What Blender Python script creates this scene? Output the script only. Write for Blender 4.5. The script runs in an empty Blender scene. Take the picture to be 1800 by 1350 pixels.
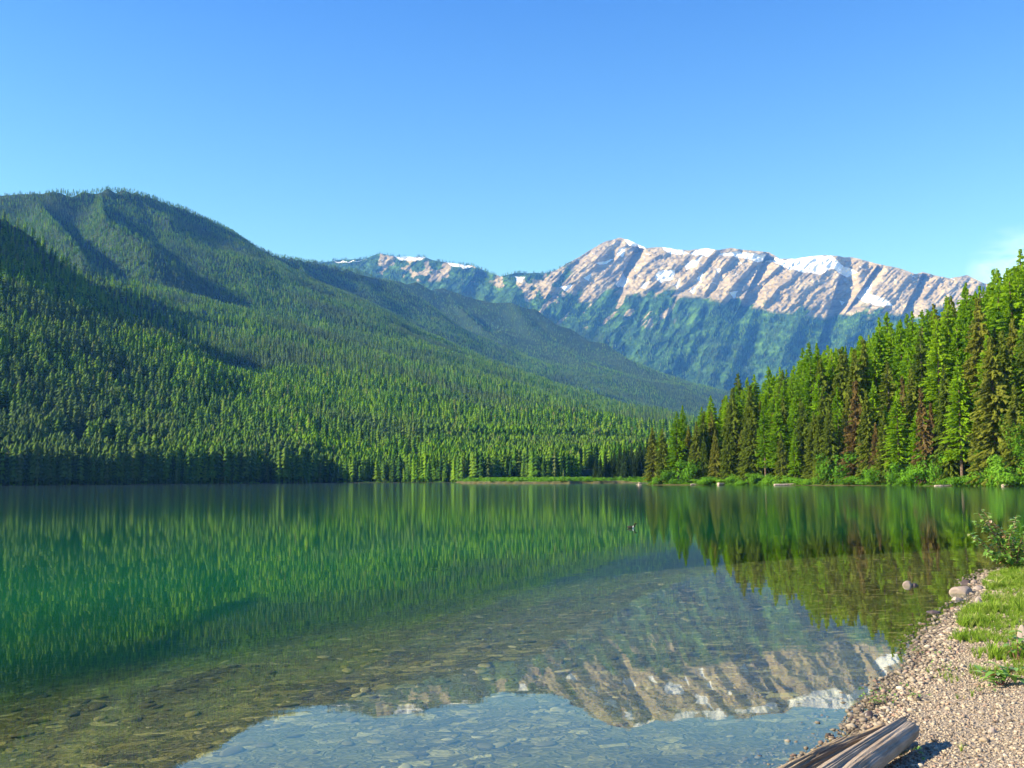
import bpy, math, random
import numpy as np
from mathutils import Vector, Matrix
R = math.radians
rng = np.random.default_rng(7); random.seed(7)
S = bpy.context.scene
COL = S.collection

# ------------------------------------------------------------------ camera
CH, FP, PITCH, ROLL = 1.8, 1751.0, math.atan((842-675)/1751.0), R(0.35)
cp, sp, cr, sr = math.cos(PITCH), math.sin(PITCH), math.cos(ROLL), math.sin(ROLL)
cd = bpy.data.cameras.new('camera'); cam = bpy.data.objects.new('camera', cd); COL.objects.link(cam)
cd.sensor_width = 36; cd.lens = 36*FP/1800; cd.clip_start = 0.05; cd.clip_end = 60000
F0 = Vector((0, cp, sp)); U0 = Vector((0, -sp, cp)); R0 = Vector((1, 0, 0))
RR = cr*R0 - sr*U0; UU = sr*R0 + cr*U0; BB = -F0
cam.matrix_world = Matrix(((RR.x, UU.x, BB.x, 0), (RR.y, UU.y, BB.y, 0), (RR.z, UU.z, BB.z, CH), (0, 0, 0, 1)))
S.camera = cam
S.render.resolution_x, S.render.resolution_y = 1024, 768

# ------------------------------------------------------------------ sun, sky, exposure
SUN_EL, SUN_AZ = R(30), R(-97)          # azimuth measured from +Y towards +X
sd = bpy.data.lights.new('sun', 'SUN'); sd.energy = 5.0; sd.angle = R(0.5); sd.color = (1.0, 0.94, 0.84)
sun = bpy.data.objects.new('sun', sd); COL.objects.link(sun)
L = Vector((math.sin(SUN_AZ)*math.cos(SUN_EL), math.cos(SUN_AZ)*math.cos(SUN_EL), math.sin(SUN_EL)))
sun.rotation_euler = (-L).to_track_quat('-Z', 'Y').to_euler(); sun.location = L*50
W = bpy.data.worlds.new('World'); S.world = W; W.use_nodes = True
S.view_settings.view_transform = 'Standard'; S.view_settings.look = 'None'
S.view_settings.gamma = 1; S.view_settings.exposure = 1.2; S.view_settings.use_curve_mapping = False
S.cycles.use_denoising = True
S.cycles.max_bounces = 6; S.cycles.diffuse_bounces = 2; S.cycles.glossy_bounces = 3
S.cycles.transmission_bounces = 3; S.cycles.transparent_max_bounces = 8; S.cycles.volume_bounces = 0
S.cycles.sample_clamp_indirect = 4

class NT:                                   # tiny node helper
    def __init__(s, nt): s.t = nt; nt.nodes.clear()
    def n(s, typ, ins=None, **kw):
        nd = s.t.nodes.new(typ)
        for k, v in kw.items(): setattr(nd, k, v)
        for k, v in (ins or {}).items():
            sk = nd.inputs[k]
            if isinstance(v, bpy.types.NodeSocket): s.t.links.new(v, sk)
            else: sk.default_value = v
        return nd
    def math(s, op, a, b=0.0, c=None):
        i = {0: a, 1: b}
        if c is not None: i[2] = c
        return s.n('ShaderNodeMath', i, operation=op).outputs[0]
    def mix(s, f, a, b, mode='MIX'):
        nd = s.t.nodes.new('ShaderNodeMix'); nd.data_type = 'RGBA'; nd.blend_type = mode
        for i, v in ((0, f), (6, a), (7, b)):
            if isinstance(v, bpy.types.NodeSocket): s.t.links.new(v, nd.inputs[i])
            else: nd.inputs[i].default_value = v if i == 0 else (*v, 1) if len(v) == 3 else v
        return nd.outputs[2]
    def ramp(s, f, stops):
        nd = s.t.nodes.new('ShaderNodeValToRGB'); s.t.links.new(f, nd.inputs[0]); e = nd.color_ramp.elements
        while len(e) < len(stops): e.new(0.5)
        for el, (p, c) in zip(e, stops):
            el.position = p; el.color = (c, c, c, 1) if isinstance(c, (int, float)) else (*c, 1)
        return nd.outputs[0]
    def noise(s, co, scale, detail=3, rough=0.5, dist=0.0):
        return s.n('ShaderNodeTexNoise', {'Vector': co, 'Scale': scale, 'Detail': detail, 'Roughness': rough, 'Distortion': dist}).outputs[0]

w = NT(W.node_tree)
sky = w.n('ShaderNodeTexSky', sky_type='NISHITA', sun_disc=False, sun_elevation=SUN_EL, sun_rotation=SUN_AZ % (2*math.pi),
          altitude=900, air_density=1.0, dust_density=0.0, ozone_density=2.5)
gen = w.n('ShaderNodeTexCoord').outputs['Generated']
elv = w.n('ShaderNodeSeparateXYZ', {0: gen}).outputs[2]
tint = w.mix(1.0, sky.outputs[0], w.ramp(elv, [(0.0, (.95, 1.0, .95)), (0.2, (.60, .86, .98)), (0.5, (.21, .50, 1.03))]), 'MULTIPLY')
def pdir(px, py):
    u, v = (px-900)/FP, (675-py)/FP
    d = RR*u + UU*v + F0
    return d
cdv = pdir(1790, 478).normalized()
dt = w.n('ShaderNodeVectorMath', {0: gen, 1: tuple(cdv)}, operation='DOT_PRODUCT').outputs['Value']
cm = w.n('ShaderNodeMapRange', {0: dt, 1: 0.9990, 2: 0.99990, 3: 0.0, 4: 1.0}).outputs[0]
mpn = w.n('ShaderNodeMapping', {'Vector': gen, 'Scale': (22, 22, 60)}).outputs[0]
cn = w.ramp(w.noise(mpn, 1.0, 6, 0.6, 0.4), [(0.35, 0), (0.62, 1)])
cf = w.math('MULTIPLY', w.math('MULTIPLY', cm, cn), 0.30)
skyc = w.mix(cf, tint, (7.5, 8.5, 9.0))
bg = w.n('ShaderNodeBackground', {'Color': skyc, 'Strength': 0.12})
w.n('ShaderNodeOutputWorld', {'Surface': bg.outputs[0]})

# ------------------------------------------------------------------ helpers
def at(px, py, Y):                              # point on the sight line at depth Y
    d = pdir(px, py); k = Y/d.y
    return Vector((d.x*k, d.y*k, CH + d.z*k))
def proj(x, y, z):                              # world -> photo pixels (arrays)
    x, y, z = np.asarray(x, float), np.asarray(y, float), np.asarray(z, float) - CH
    a = x*RR.x + y*RR.y + z*RR.z; b = x*UU.x + y*UU.y + z*UU.z; c = x*F0.x + y*F0.y + z*F0.z
    c = np.where(c < 0.01, 0.01, c)
    return 900 + FP*a/c, 675 - FP*b/c
TAB = rng.random((256, 256))
def vnoise(x, y):
    xi, yi = np.floor(x).astype(int), np.floor(y).astype(int); fx, fy = x-xi, y-yi
    fx, fy = fx*fx*(3-2*fx), fy*fy*(3-2*fy)
    a, b = TAB[xi & 255, yi & 255], TAB[(xi+1) & 255, yi & 255]
    c, d = TAB[xi & 255, (yi+1) & 255], TAB[(xi+1) & 255, (yi+1) & 255]
    return (a*(1-fx)+b*fx)*(1-fy) + (c*(1-fx)+d*fx)*fy
def fbm(x, y, wl, octs=4, gain=0.5):
    s, a, t = 0, 1.0, 0
    for o in range(octs):
        s = s + a*(vnoise(x/wl+17.3*o, y/wl+9.1*o)*2-1); t += a; a *= gain; wl *= 0.5
    return s/t
def ridged(x, y, wl, octs=3):
    s, a, t = 0, 1.0, 0
    for o in range(octs):
        s = s + a*(1-2*np.abs(vnoise(x/wl+5.7*o, y/wl+31.1*o)*2-1)); t += a; a *= .5; wl *= .5
    return s/t
def sstep(a, b, x):
    t = np.clip((x-a)/(b-a), 0, 1); return t*t*(3-2*t)
def segdist(x, y, p, q):
    dx, dy = q[0]-p[0], q[1]-p[1]; t = np.clip(((x-p[0])*dx+(y-p[1])*dy)/(dx*dx+dy*dy), 0, 1)
    return np.hypot(x-p[0]-t*dx, y-p[1]-t*dy), t
def inpoly(x, y, P):
    ins = np.zeros(np.shape(x), bool); n = len(P)
    for i in range(n):
        (x1, y1), (x2, y2) = P[i], P[(i+1) % n]
        if y1 == y2: continue
        ins ^= ((y1 > y) != (y2 > y)) & (x < (x2-x1)*(y-y1)/(y2-y1)+x1)
    return ins
def polydist(x, y, P):                           # >0 inside
    d = np.full(np.shape(x), 1e9)
    for i in range(len(P)):
        d = np.minimum(d, segdist(x, y, P[i], P[(i+1) % len(P)])[0])
    return np.where(inpoly(x, y, P), d, -d)
def gp(px, py, z=0.0):                           # sight line meets the level z
    d = pdir(px, py); k = (z-CH)/d.z; return (d.x*k, d.y*k)
def pr(px, r): u = (px-900)/FP/cp*1.0; return (u*r, r)   # azimuth of a pixel column near the horizon, depth r

def mesh_obj(name, V, Fq, mat=None, parent=None, smooth=False, kind=None, attrs=None):
    me = bpy.data.meshes.new(name); V = np.asarray(V, np.float32); me.vertices.add(len(V)); me.vertices.foreach_set('co', V.ravel())
    if isinstance(Fq, np.ndarray):
        n, k = Fq.shape; me.loops.add(n*k); me.loops.foreach_set('vertex_index', Fq.astype(np.int32).ravel())
        me.polygons.add(n); me.polygons.foreach_set('loop_start', np.arange(0, n*k, k, dtype=np.int32))
    else:
        tot = [len(f) for f in Fq]; me.loops.add(sum(tot))
        me.loops.foreach_set('vertex_index', np.array([i for f in Fq for i in f], np.int32))
        me.polygons.add(len(Fq)); me.polygons.foreach_set('loop_start', np.concatenate([[0], np.cumsum(tot)[:-1]]).astype(np.int32))
    me.update(calc_edges=True)
    if smooth: me.polygons.foreach_set('use_smooth', np.ones(len(me.polygons), bool))
    for an, (typ, arr) in (attrs or {}).items():
        a = me.attributes.new(an, typ, 'POINT')
        a.data.foreach_set('vector' if typ == 'FLOAT_VECTOR' else 'value', np.asarray(arr, np.int32 if typ == 'INT' else np.float32).ravel())
    if mat: me.materials.append(mat)
    o = bpy.data.objects.new(name, me); COL.objects.link(o)
    if parent: o.parent = parent
    if kind: o['kind'] = kind
    return o
def tag(o, label, cat, group=None, kind=None):
    o['label'] = label; o['category'] = cat
    if group: o['group'] = group
    if kind: o['kind'] = kind
    return o
def empty(name, loc, rz=0, s=1):
    o = bpy.data.objects.new(name, None); COL.objects.link(o); o.location = loc; o.rotation_euler = (0, 0, rz)
    o.scale = (s, s, s) if isinstance(s, (int, float)) else s; o.empty_display_size = 0.2; return o
def grid_faces(nr, nc, keep=None):
    i = np.arange((nr-1)*(nc-1)); r, c = i//(nc-1), i % (nc-1); a = r*nc+c
    f = np.stack([a, a+1, a+nc+1, a+nc], 1)
    return f if keep is None else f[keep]
def submesh(V, Fq, attrs=None):
    u, inv = np.unique(Fq, return_inverse=True)
    return V[u], inv.reshape(Fq.shape), {k: (t, a[u]) for k, (t, a) in (attrs or {}).items()}
def mat(name):
    m = bpy.data.materials.new(name); m.use_nodes = True; return m, NT(m.node_tree)
def out(n, sh): n.n('ShaderNodeOutputMaterial', {'Surface': sh})
def prin(n, col, rough=0.9, normal=None, spec=0.2):
    i = {'Base Color': col if isinstance(col, bpy.types.NodeSocket) else (*col, 1), 'Roughness': rough, 'Specular IOR Level': spec}
    if normal is not None: i['Normal'] = normal
    return n.n('ShaderNodeBsdfPrincipled', i).outputs[0]
def bump(n, h, strength, dist): return n.n('ShaderNodeBump', {'Height': h, 'Strength': strength, 'Distance': dist}).outputs[0]

# ------------------------------------------------------------------ terrain functions
NEAR = [gp(*p) for p in [(1400, 1350), (1465, 1316), (1512, 1268), (1548, 1222), (1590, 1180), (1612, 1150), (1642, 1112), (1664, 1104), (1676, 1082), (1706, 1066), (1722, 1050), (1722, 1030), (1730, 1015), (1756, 1004), (1800, 998), (1850, 990)]]
LAKE = [(-60, -25), (-14, -7), (-5, -1.2), (-1.2, 1.6), (0.3, 3.2), (1.0, 4.8)] + NEAR + [(17, 24), (30, 33), (60, 50), (120, 80), (150, 105), (140, 132),
        (110, 152), pr(1800, 165), pr(1740, 171), pr(1650, 184), pr(1560, 196), pr(1470, 209), pr(1380, 222), pr(1300, 234), pr(1200, 247), pr(1145, 254), pr(1120, 262),
        (36, 285), (44, 315), (52, 350), (40, 372), pr(1045, 366), pr(1020, 372), pr(1000, 352), pr(930, 362), pr(860, 380), pr(810, 405), pr(840, 470), pr(780, 545), pr(700, 575), pr(600, 590), pr(450, 575), pr(300, 545),
        pr(150, 520), pr(0, 500), pr(-300, 450), (-420, 300), (-420, 60)]
TH = 7                                          # crown height above the ground line of a far ridge
RIDGES = [
 [(-500, 345, 2500), (0, 341, 2500), (90, 336, 2550), (180, 328, 2650), (240, 332, 2750), (300, 352, 2900), (330, 360, 3000), (400, 395, 3200), (450, 425, 3350), (500, 447, 3500), (560, 461, 3700), (620, 474, 3850),
  (690, 497, 3900), (740, 525, 3850), (790, 560, 3800), (850, 600, 3700), (910, 636, 3600), (965, 668, 3400), (1020, 693, 3100), (1080, 716, 2800)],
 [(-400, 230, 950), (-100, 325, 1150), (0, 377, 1250), (83, 430, 1330), (133, 467, 1400), (217, 500, 1520), (300, 530, 1660), (400, 553, 1850), (483, 583, 1950), (567, 627, 2050), (640, 664, 2100)],
 [(176, 337, 2640), (182, 383, 2250), (267, 430, 2100), (327, 487, 2080), (383, 517, 2120), (450, 545, 2200), (520, 575, 2300)],
 [(236, 338, 2740), (300, 387, 2600), (367, 433, 2600), (450, 480, 2680), (540, 530, 2720), (620, 578, 2720), (695, 636, 2620), (760, 664, 2450)],
 [(520, 455, 3600), (560, 500, 3050), (620, 545, 2900), (680, 580, 2920), (760, 612, 2950), (833, 655, 2900), (900, 700, 2650)],
 [(640, 480, 4600), (700, 492, 4600), (770, 503, 4700), (840, 514, 4750), (900, 527, 4750), (960, 548, 4700), (1010, 575, 4650), (1060, 602, 4600), (1120, 633, 4550), (1200, 668, 4450), (1260, 700, 4300), (1330, 735, 4100)],
 [(790, 520, 4650), (850, 575, 4300), (920, 585, 4350), (1000, 615, 4350), (1060, 650, 4250), (1120, 690, 4000), (1170, 715, 3700)],
 [(60, 345, 2550), (100, 400, 2150), (150, 455, 1950), (240, 505, 1950), (330, 545, 2100), (420, 575, 2250)],
]
RW = [[at(*p) for p in rr] for rr in RIDGES]
SLP = [(0.47, 72, 170), (0.42, 85, 130), (0.34, 110, 90), (0.34, 120, 90), (0.34, 105, 100), (0.36, 130, 200), (0.36, 90, 120), (0.30, 80, 90)]
def tents(x, y):
    hs = []
    wob = fbm(x, y, 420, 3)*45
    for rr, (a, b, l) in zip(RW, SLP):
        best = np.full(np.shape(x), -1e4)
        for p, q in zip(rr[:-1], rr[1:]):
            d, t = segdist(x, y, p, q); d = np.maximum(d + wob*np.clip(d/150, 0, 1), 0)
            best = np.maximum(best, p.z+(q.z-p.z)*t - TH - a*d - b*(1-np.exp(-d/l)))
        hs.append(best)
    m = np.maximum.reduce(hs); k = 9.0
    return m + k*np.log(sum(np.exp(np.clip((h-m)/k, -60, 0)) for h in hs)) - 3
def landh(x, y, d):                               # d = distance from the lake
    r = np.hypot(x, y); pxc = 900 + np.clip(x/np.maximum(y, 1), -1.2, 1.2)*FP*cp
    near = np.minimum(0.10*d, 0.35+0.03*d) + 0.03*fbm(x, y, 1.6, 3)*sstep(0, .6, d) + 0.15*fbm(x, y, 9, 2)*sstep(1, 6, d)
    sl = np.interp(pxc, [1100, 1200, 1300, 1500, 1800, 2200], [0.02, .04, 0.09, 0.24, 0.46, 0.5])
    fo = np.minimum(0.06*d, 0.9) + np.minimum(sl*np.maximum(d-7, 0), 60) + 0.4*fbm(x, y, 14, 3)
    fo = np.where(d > 110, np.maximum(fo - 0.5*(d-110), 4), fo)
    bs = np.interp(pxc, [-600, 0, 200, 400, 600, 800, 950, 1100, 1300, 1800], [.30, .27, .24, .20, .17, .14, .11, .092, .06, .03])
    bc = np.interp(pxc, [-600, 0, 200, 400, 600, 800, 950, 1100, 1300, 1800], [200, 145, 112, 98, 92, 90, 105, 140, 120, 40])
    base = np.minimum(0.03*d, 1.6) + np.minimum(bs*np.maximum(d-25, 0), bc) + fbm(x, y, 200, 4)*12*sstep(60, 400, d) + ridged(x+0.5*y, y*0.35, 120, 3)*11*sstep(150, 600, d)
    far = np.maximum(base, tents(x, y) + ridged(x+0.45*y, y*0.4, 330, 4)*20 + fbm(x, y, 90, 3)*8)
    far = np.where(r > 5200, np.minimum(far, 60), far)
    far = np.where((pxc > 760) & (pxc < 1200) & (r < 1200), np.minimum(far, .4+.16*np.maximum(r-505, 0)), far)
    mead = (r < 520) & (pxc > 780) & (pxc < 1135)
    far = np.where(mead, 0.9+0.3*fbm(x, y, 25, 3)+0.004*d, far)
    kf = sstep(1085, 1118, pxc)*sstep(100, 130, r)*(1-sstep(330, 420, r)) ; kf = np.maximum(kf, sstep(1700, 1900, pxc)*sstep(60, 100, r)*(1-sstep(500, 700, r)))
    kn = 1-sstep(45, 90, r)
    h = far*(1-kf)+fo*kf
    return h*(1-kn)+near*kn
def ground(x, y):
    x = np.asarray(x, float); y = np.asarray(y, float)
    d = polydist(x, y, LAKE)
    wb = 0.12*fbm(x, y, 0.9, 3) + 0.35*fbm(x, y, 5, 2)*sstep(15, 40, np.hypot(x, y)) if True else 0
    d = d + wb
    bed = -(0.05*np.minimum(d, 7) + 0.13*np.clip(d-7, 0, 12) + 0.05*np.clip(d-19, 0, 60)) + 0.012*fbm(x, y, 1.1, 3)*sstep(0, .5, d)
    return np.where(d > 0, bed, landh(x, y, np.maximum(-d, 0))), d
def ghit(px, py):                                # where a sight line meets the foreground
    dd = pdir(px, py); t = np.arange(2.5, 60, 0.01)
    z, _ = ground(dd.x*t, dd.y*t); rz = CH + dd.z*t; i = int(np.argmax(rz < z))
    return Vector((dd.x*t[i], dd.y*t[i], float(z[i])))
def gz(x, y): return float(ground(np.array([x]), np.array([y]))[0][0])

# ------------------------------------------------------------------ ground materials
m_gravel, n = mat('gravel')
co = n.n('ShaderNodeNewGeometry').outputs['Position']
vo = n.n('ShaderNodeTexVoronoi', {'Vector': co, 'Scale': 34.0, 'Randomness': 1.0})
v2 = n.n('ShaderNodeTexVoronoi', {'Vector': co, 'Scale': 70.0})
cc = n.mix(0.75, n.ramp(vo.outputs['Color'], [(0, (.21, .165, .115)), (.35, (.31, .245, .165)), (.7, (.40, .32, .22)), (1, (.27, .225, .17))]), n.ramp(n.noise(co, 2.2, 5), [(.3, (.20, .16, .10)), (.7, (.38, .30, .21))]), 'MIX')
cc = n.mix(0.5, cc, n.ramp(vo.outputs['Color'], [(0, (.15, .11, .08)), (.5, (.33, .26, .18)), (1, (.46, .38, .28))]))
hh = n.math('SUBTRACT', 1.0, n.math('ADD', vo.outputs['Distance'], n.math('MULTIPLY', v2.outputs['Distance'], .4)))
wz = n.n('ShaderNodeSeparateXYZ', {0: co}).outputs[2]
wet = n.ramp(wz, [(0.0, .45), (0.03, 1.0)])
cc = n.mix(1.0, cc, wet, 'MULTIPLY')
out(n, prin(n, cc, 0.85, bump(n, hh, 0.9, 0.02)))

m_bed, n = mat('lake_bed')
g = n.n('ShaderNodeNewGeometry'); co = g.outputs['Position']
st = n.n('ShaderNodeMapping', {'Vector': co, 'Rotation': (0, 0, R(40)), 'Scale': (1, 1.5, 1)}).outputs[0]
st = n.n('ShaderNodeVectorMath', {0: st, 1: n.n('ShaderNodeVectorMath', {0: n.n('ShaderNodeTexNoise', {'Vector': co, 'Scale': 3.0, 'Detail': 3}).outputs['Color'], 3: 0.35}, operation='SCALE').outputs[0]}, operation='ADD').outputs[0]
va = n.n('ShaderNodeTexVoronoi', {'Vector': st, 'Scale': 5.0}); ve = n.n('ShaderNodeTexVoronoi', {'Vector': st, 'Scale': 5.0}, feature='DISTANCE_TO_EDGE')
vb = n.n('ShaderNodeTexVoronoi', {'Vector': st, 'Scale': 17.0})
cA = n.ramp(n.n('ShaderNodeSeparateColor', {0: va.outputs['Color']}).outputs[0], [(0, (.03, .026, .007)), (.5, (.105, .092, .02)), (.8, (.20, .17, .05)), (1, (.32, .28, .13))])
cB = n.ramp(n.n('ShaderNodeSeparateColor', {0: vb.outputs['Color']}).outputs[1], [(0, (.015, .013, .004)), (.6, (.09, .078, .018)), (1, (.20, .17, .07))])
k = n.math('MULTIPLY', n.ramp(ve.outputs['Distance'], [(0.02, 0), (0.07, 1)]), n.ramp(n.n('ShaderNodeSeparateColor', {0: va.outputs['Color']}).outputs[2], [(.35, 0), (.45, 1)]))
cc = n.mix(k, cB, cA)
cc = n.mix(n.ramp(n.noise(co, 0.7, 4), [(.42, 0), (.62, .6)]), cc, (.10, .11, .035))
out(n, prin(n, cc, 0.9, bump(n, n.math('ADD', n.math('MULTIPLY', k, 1.0), vb.outputs['Distance']), 0.5, 0.04)))

m_hill, n = mat('forest_floor')
co = n.n('ShaderNodeNewGeometry').outputs['Position']
cc = n.ramp(n.noise(co, 0.02, 8, .65), [(.3, (.016, .035, .012)), (.55, (.03, .065, .016)), (.75, (.06, .085, .03))])
out(n, prin(n, cc, 1.0, bump(n, n.noise(co, .12, 6, .7), 1.0, 6)))
m_mead, n = mat('marsh_grass_ground')
co = n.n('ShaderNodeNewGeometry').outputs['Position']
cc = n.ramp(n.noise(co, 0.25, 8, .65), [(.3, (.12, .22, .02)), (.6, (.22, .36, .035)), (.8, (.32, .40, .08))])
out(n, prin(n, cc, 1.0))

# ------------------------------------------------------------------ ground sheet in polar rings around the viewpoint
rr_ = [1.0]
while rr_[-1] < 9000: rr_.append(rr_[-1]*(1.008 if rr_[-1] < 40 else 1.011))
rr_ = np.array(rr_); azd = np.concatenate([np.linspace(-100, -34, 60)[:-1], np.linspace(-34, 34, 760), np.linspace(34, 100, 60)[1:]])
AZ, RD = np.meshgrid(np.radians(azd), rr_); GX, GY = RD*np.sin(AZ), RD*np.cos(AZ)
GZ, GD = ground(GX, GY)
nr, nc = GX.shape
GV = np.stack([GX.ravel(), GY.ravel(), GZ.ravel()], 1); GF = grid_faces(nr, nc)
fd = GD.ravel()[GF].max(1); fr = RD.ravel()[GF].mean(1)
pxg = 900+GX.ravel()/np.maximum(GY.ravel(), 1)*FP*cp; fpx = pxg[GF].mean(1)
isbed = fd > 0.0
shore = (~isbed) & (fr < 70)
meadm = (~isbed) & (~shore) & (fr < 520) & (fpx > 770) & (fpx < 1140) | ((~isbed) & (~shore) & (fd > -7) & (fr < 420))
hill = ~(isbed | shore | meadm)
for nm, msk, mt in (('lake_bed', isbed, m_bed), ('gravel_shore', shore, m_gravel), ('meadow', meadm, m_mead), ('hillside', hill, m_hill)):
    v, f, _ = submesh(GV, GF[msk]); mesh_obj(nm, v, f, mt, smooth=True, kind='structure')

# ------------------------------------------------------------------ water
m_water, n = mat('lake_water')
geo = n.n('ShaderNodeNewGeometry'); co = geo.outputs['Position']
tb = n.n('ShaderNodeAttribute', attribute_name='turb').outputs['Fac']
calm = n.n('ShaderNodeAttribute', attribute_name='wind').outputs['Fac']
wv = n.n('ShaderNodeMapping', {'Vector': co, 'Rotation': (0, 0, R(12)), 'Scale': (0.35, 1.0, 1)}).outputs[0]
w1 = n.noise(wv, 1.1, 2, .5, .6); w2 = n.noise(wv, 6.0, 2, .5, .3)
hb = n.math('ADD', n.math('MULTIPLY', w1, 1.0), n.math('MULTIPLY', w2, 0.10))
nb = bump(n, hb, n.n('ShaderNodeMapRange', {0: calm, 3: 0.22, 4: 1.0}).outputs[0], 0.0042)
fr_ = n.n('ShaderNodeFresnel', {'IOR': 1.50, 'Normal': nb}).outputs[0]
fr_ = n.math('MULTIPLY', fr_, n.math('SUBTRACT', 1.0, n.math('MULTIPLY', geo.outputs['Backfacing'], 0.95)))
rough = n.n('ShaderNodeMapRange', {0: calm, 3: 0.012, 4: 0.080}).outputs[0]
gl = n.n('ShaderNodeBsdfGlossy', {'Color': (.88, .94, 1, 1), 'Roughness': rough, 'Normal': nb}).outputs[0]
tr = n.n('ShaderNodeBsdfTransparent', {'Color': n.mix(tb, (.90, .92, .72), (.30, .70, .40))}).outputs[0]
dc = n.mix(n.ramp(calm, [(0, 0), (1, 1)]), (.008, .115, .028), (.003, .050, .030))
df = n.n('ShaderNodeBsdfDiffuse', {'Color': dc}).outputs[0]
body = n.n('ShaderNodeMixShader', {0: tb, 1: tr, 2: df}).outputs[0]
out(n, n.n('ShaderNodeMixShader', {0: fr_, 1: body, 2: gl}).outputs[0])
m_water.use_transparent_shadow = True if hasattr(m_water, 'use_transparent_shadow') else True
wr = [0.8]
while wr[-1] < 760: wr.append(wr[-1]*1.02)
wa = np.radians(np.linspace(-100, 100, 500)); WA, WR = np.meshgrid(wa, np.array(wr)); WX, WY = WR*np.sin(WA), WR*np.cos(WA)
wd = polydist(WX, WY, LAKE)
turb = 0.97*sstep(4.5, 14.5, wd + 1.0*fbm(WX, WY, 3.5, 3)) + 0.02
turb = turb*(1-0.0*wd)
wind = sstep(9, 95, WR)
mesh_obj('lake_water', np.stack([WX.ravel(), WY.ravel(), 0*WX.ravel()], 1), grid_faces(*WX.shape), m_water, smooth=True, kind='structure',
         attrs={'turb': ('FLOAT', turb.ravel()), 'wind': ('FLOAT', wind.ravel())})

# ------------------------------------------------------------------ rocky mountain (a relief with its own depth, ribs and gullies)
SKY = [(470, 520), (520, 476), (570, 460), (600, 456), (640, 455), (655, 450), (668, 445), (682, 448), (700, 452), (745, 452), (775, 460), (830, 467), (850, 475), (880, 486), (905, 480), (960, 480), (975, 476), (1010, 456),
       (1040, 438), (1065, 424), (1090, 418), (1115, 426), (1137, 436), (1165, 435), (1185, 437), (1210, 441), (1240, 436), (1262, 440), (1285, 436), (1325, 441), (1352, 444), (1372, 455), (1400, 454), (1450, 448), (1500, 453), (1540, 463),
       (1575, 470), (1610, 481), (1622, 478), (1650, 486), (1670, 490), (1700, 484), (1730, 498), (1790, 510), (1900, 520), (2050, 560)]
NPX, NT_ = 1500, 300
pxs = np.linspace(480, 2040, NPX); skyl = np.interp(pxs, [p for p, _ in SKY], [q for _, q in SKY]) + 1.3*fbm(pxs, pxs*0, 14, 4)
T = np.linspace(0, 1, NT_)**1.25
PX = np.tile(pxs, (NT_, 1)); TT = np.tile(T[:, None], (1, NPX)); PY = skyl[None, :] + (745-skyl[None, :])*TT
# screen-like coordinates only name points of the mountain face; depth below gives them their real place
main = sstep(900, 1080, PX)                        # big peak versus the lower left shoulder
hgt = (745-PY)/327.0                               # 0 foot .. 1 summit
DY = 5600 + 500*(1-main)*0 + 2100*hgt - 150*(1-main)
rockline = np.interp(PX, [480, 600, 700, 800, 900, 960, 1050, 1150, 1230, 1300, 1360, 1430, 1500, 1560, 1640, 1800], [462, 470, 488, 497, 512, 540, 522, 520, 522, 532, 545, 555, 553, 548, 555, 560]) + 9*fbm(PX, PY, 40, 3)
wr_ = 20*fbm(PX, PY, 85, 3) + 3*fbm(PX, PY, 14, 3)
uu = PX + (0.80+0.35*fbm(PX, PY*0, 170, 2))*(PY-440) + wr_
def saw(u, per, sharp=0.22):                       # slow fall, quick rise
    ph = np.mod(u/per, 1.0); return np.where(ph < 1-sharp, ph/(1-sharp), (1-ph)/sharp)
perv = 47.0
amp = 0.35+1.25*vnoise(uu/70+3, PY/160+7)
rel = -(saw(uu + 9*fbm(uu, PY, 80, 2), perv)*amp*52 + saw(uu*1.0+6*fbm(PX, PY, 25, 2)+PY*0.25, 17.0, .3)*10 + saw(uu+PY*.3, 6.5, .35)*4.5)
strata = (np.mod((PY-0.42*PX + 7*fbm(PX, PY, 70, 3))/7.5, 1.0))*12 + (np.mod((PY-0.42*PX + 5*fbm(PX, PY, 40, 3))/3.2, 1.0))*5
rockw = 1-sstep(-14, 22, PY-rockline)
leftfac = 0.62+0.38*main
gul = -(ridged(PX+0.35*PY, PY*0.22, 62, 3)*120 + ridged(PX+0.5*PY, PY*0.5, 24, 2)*35)
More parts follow.
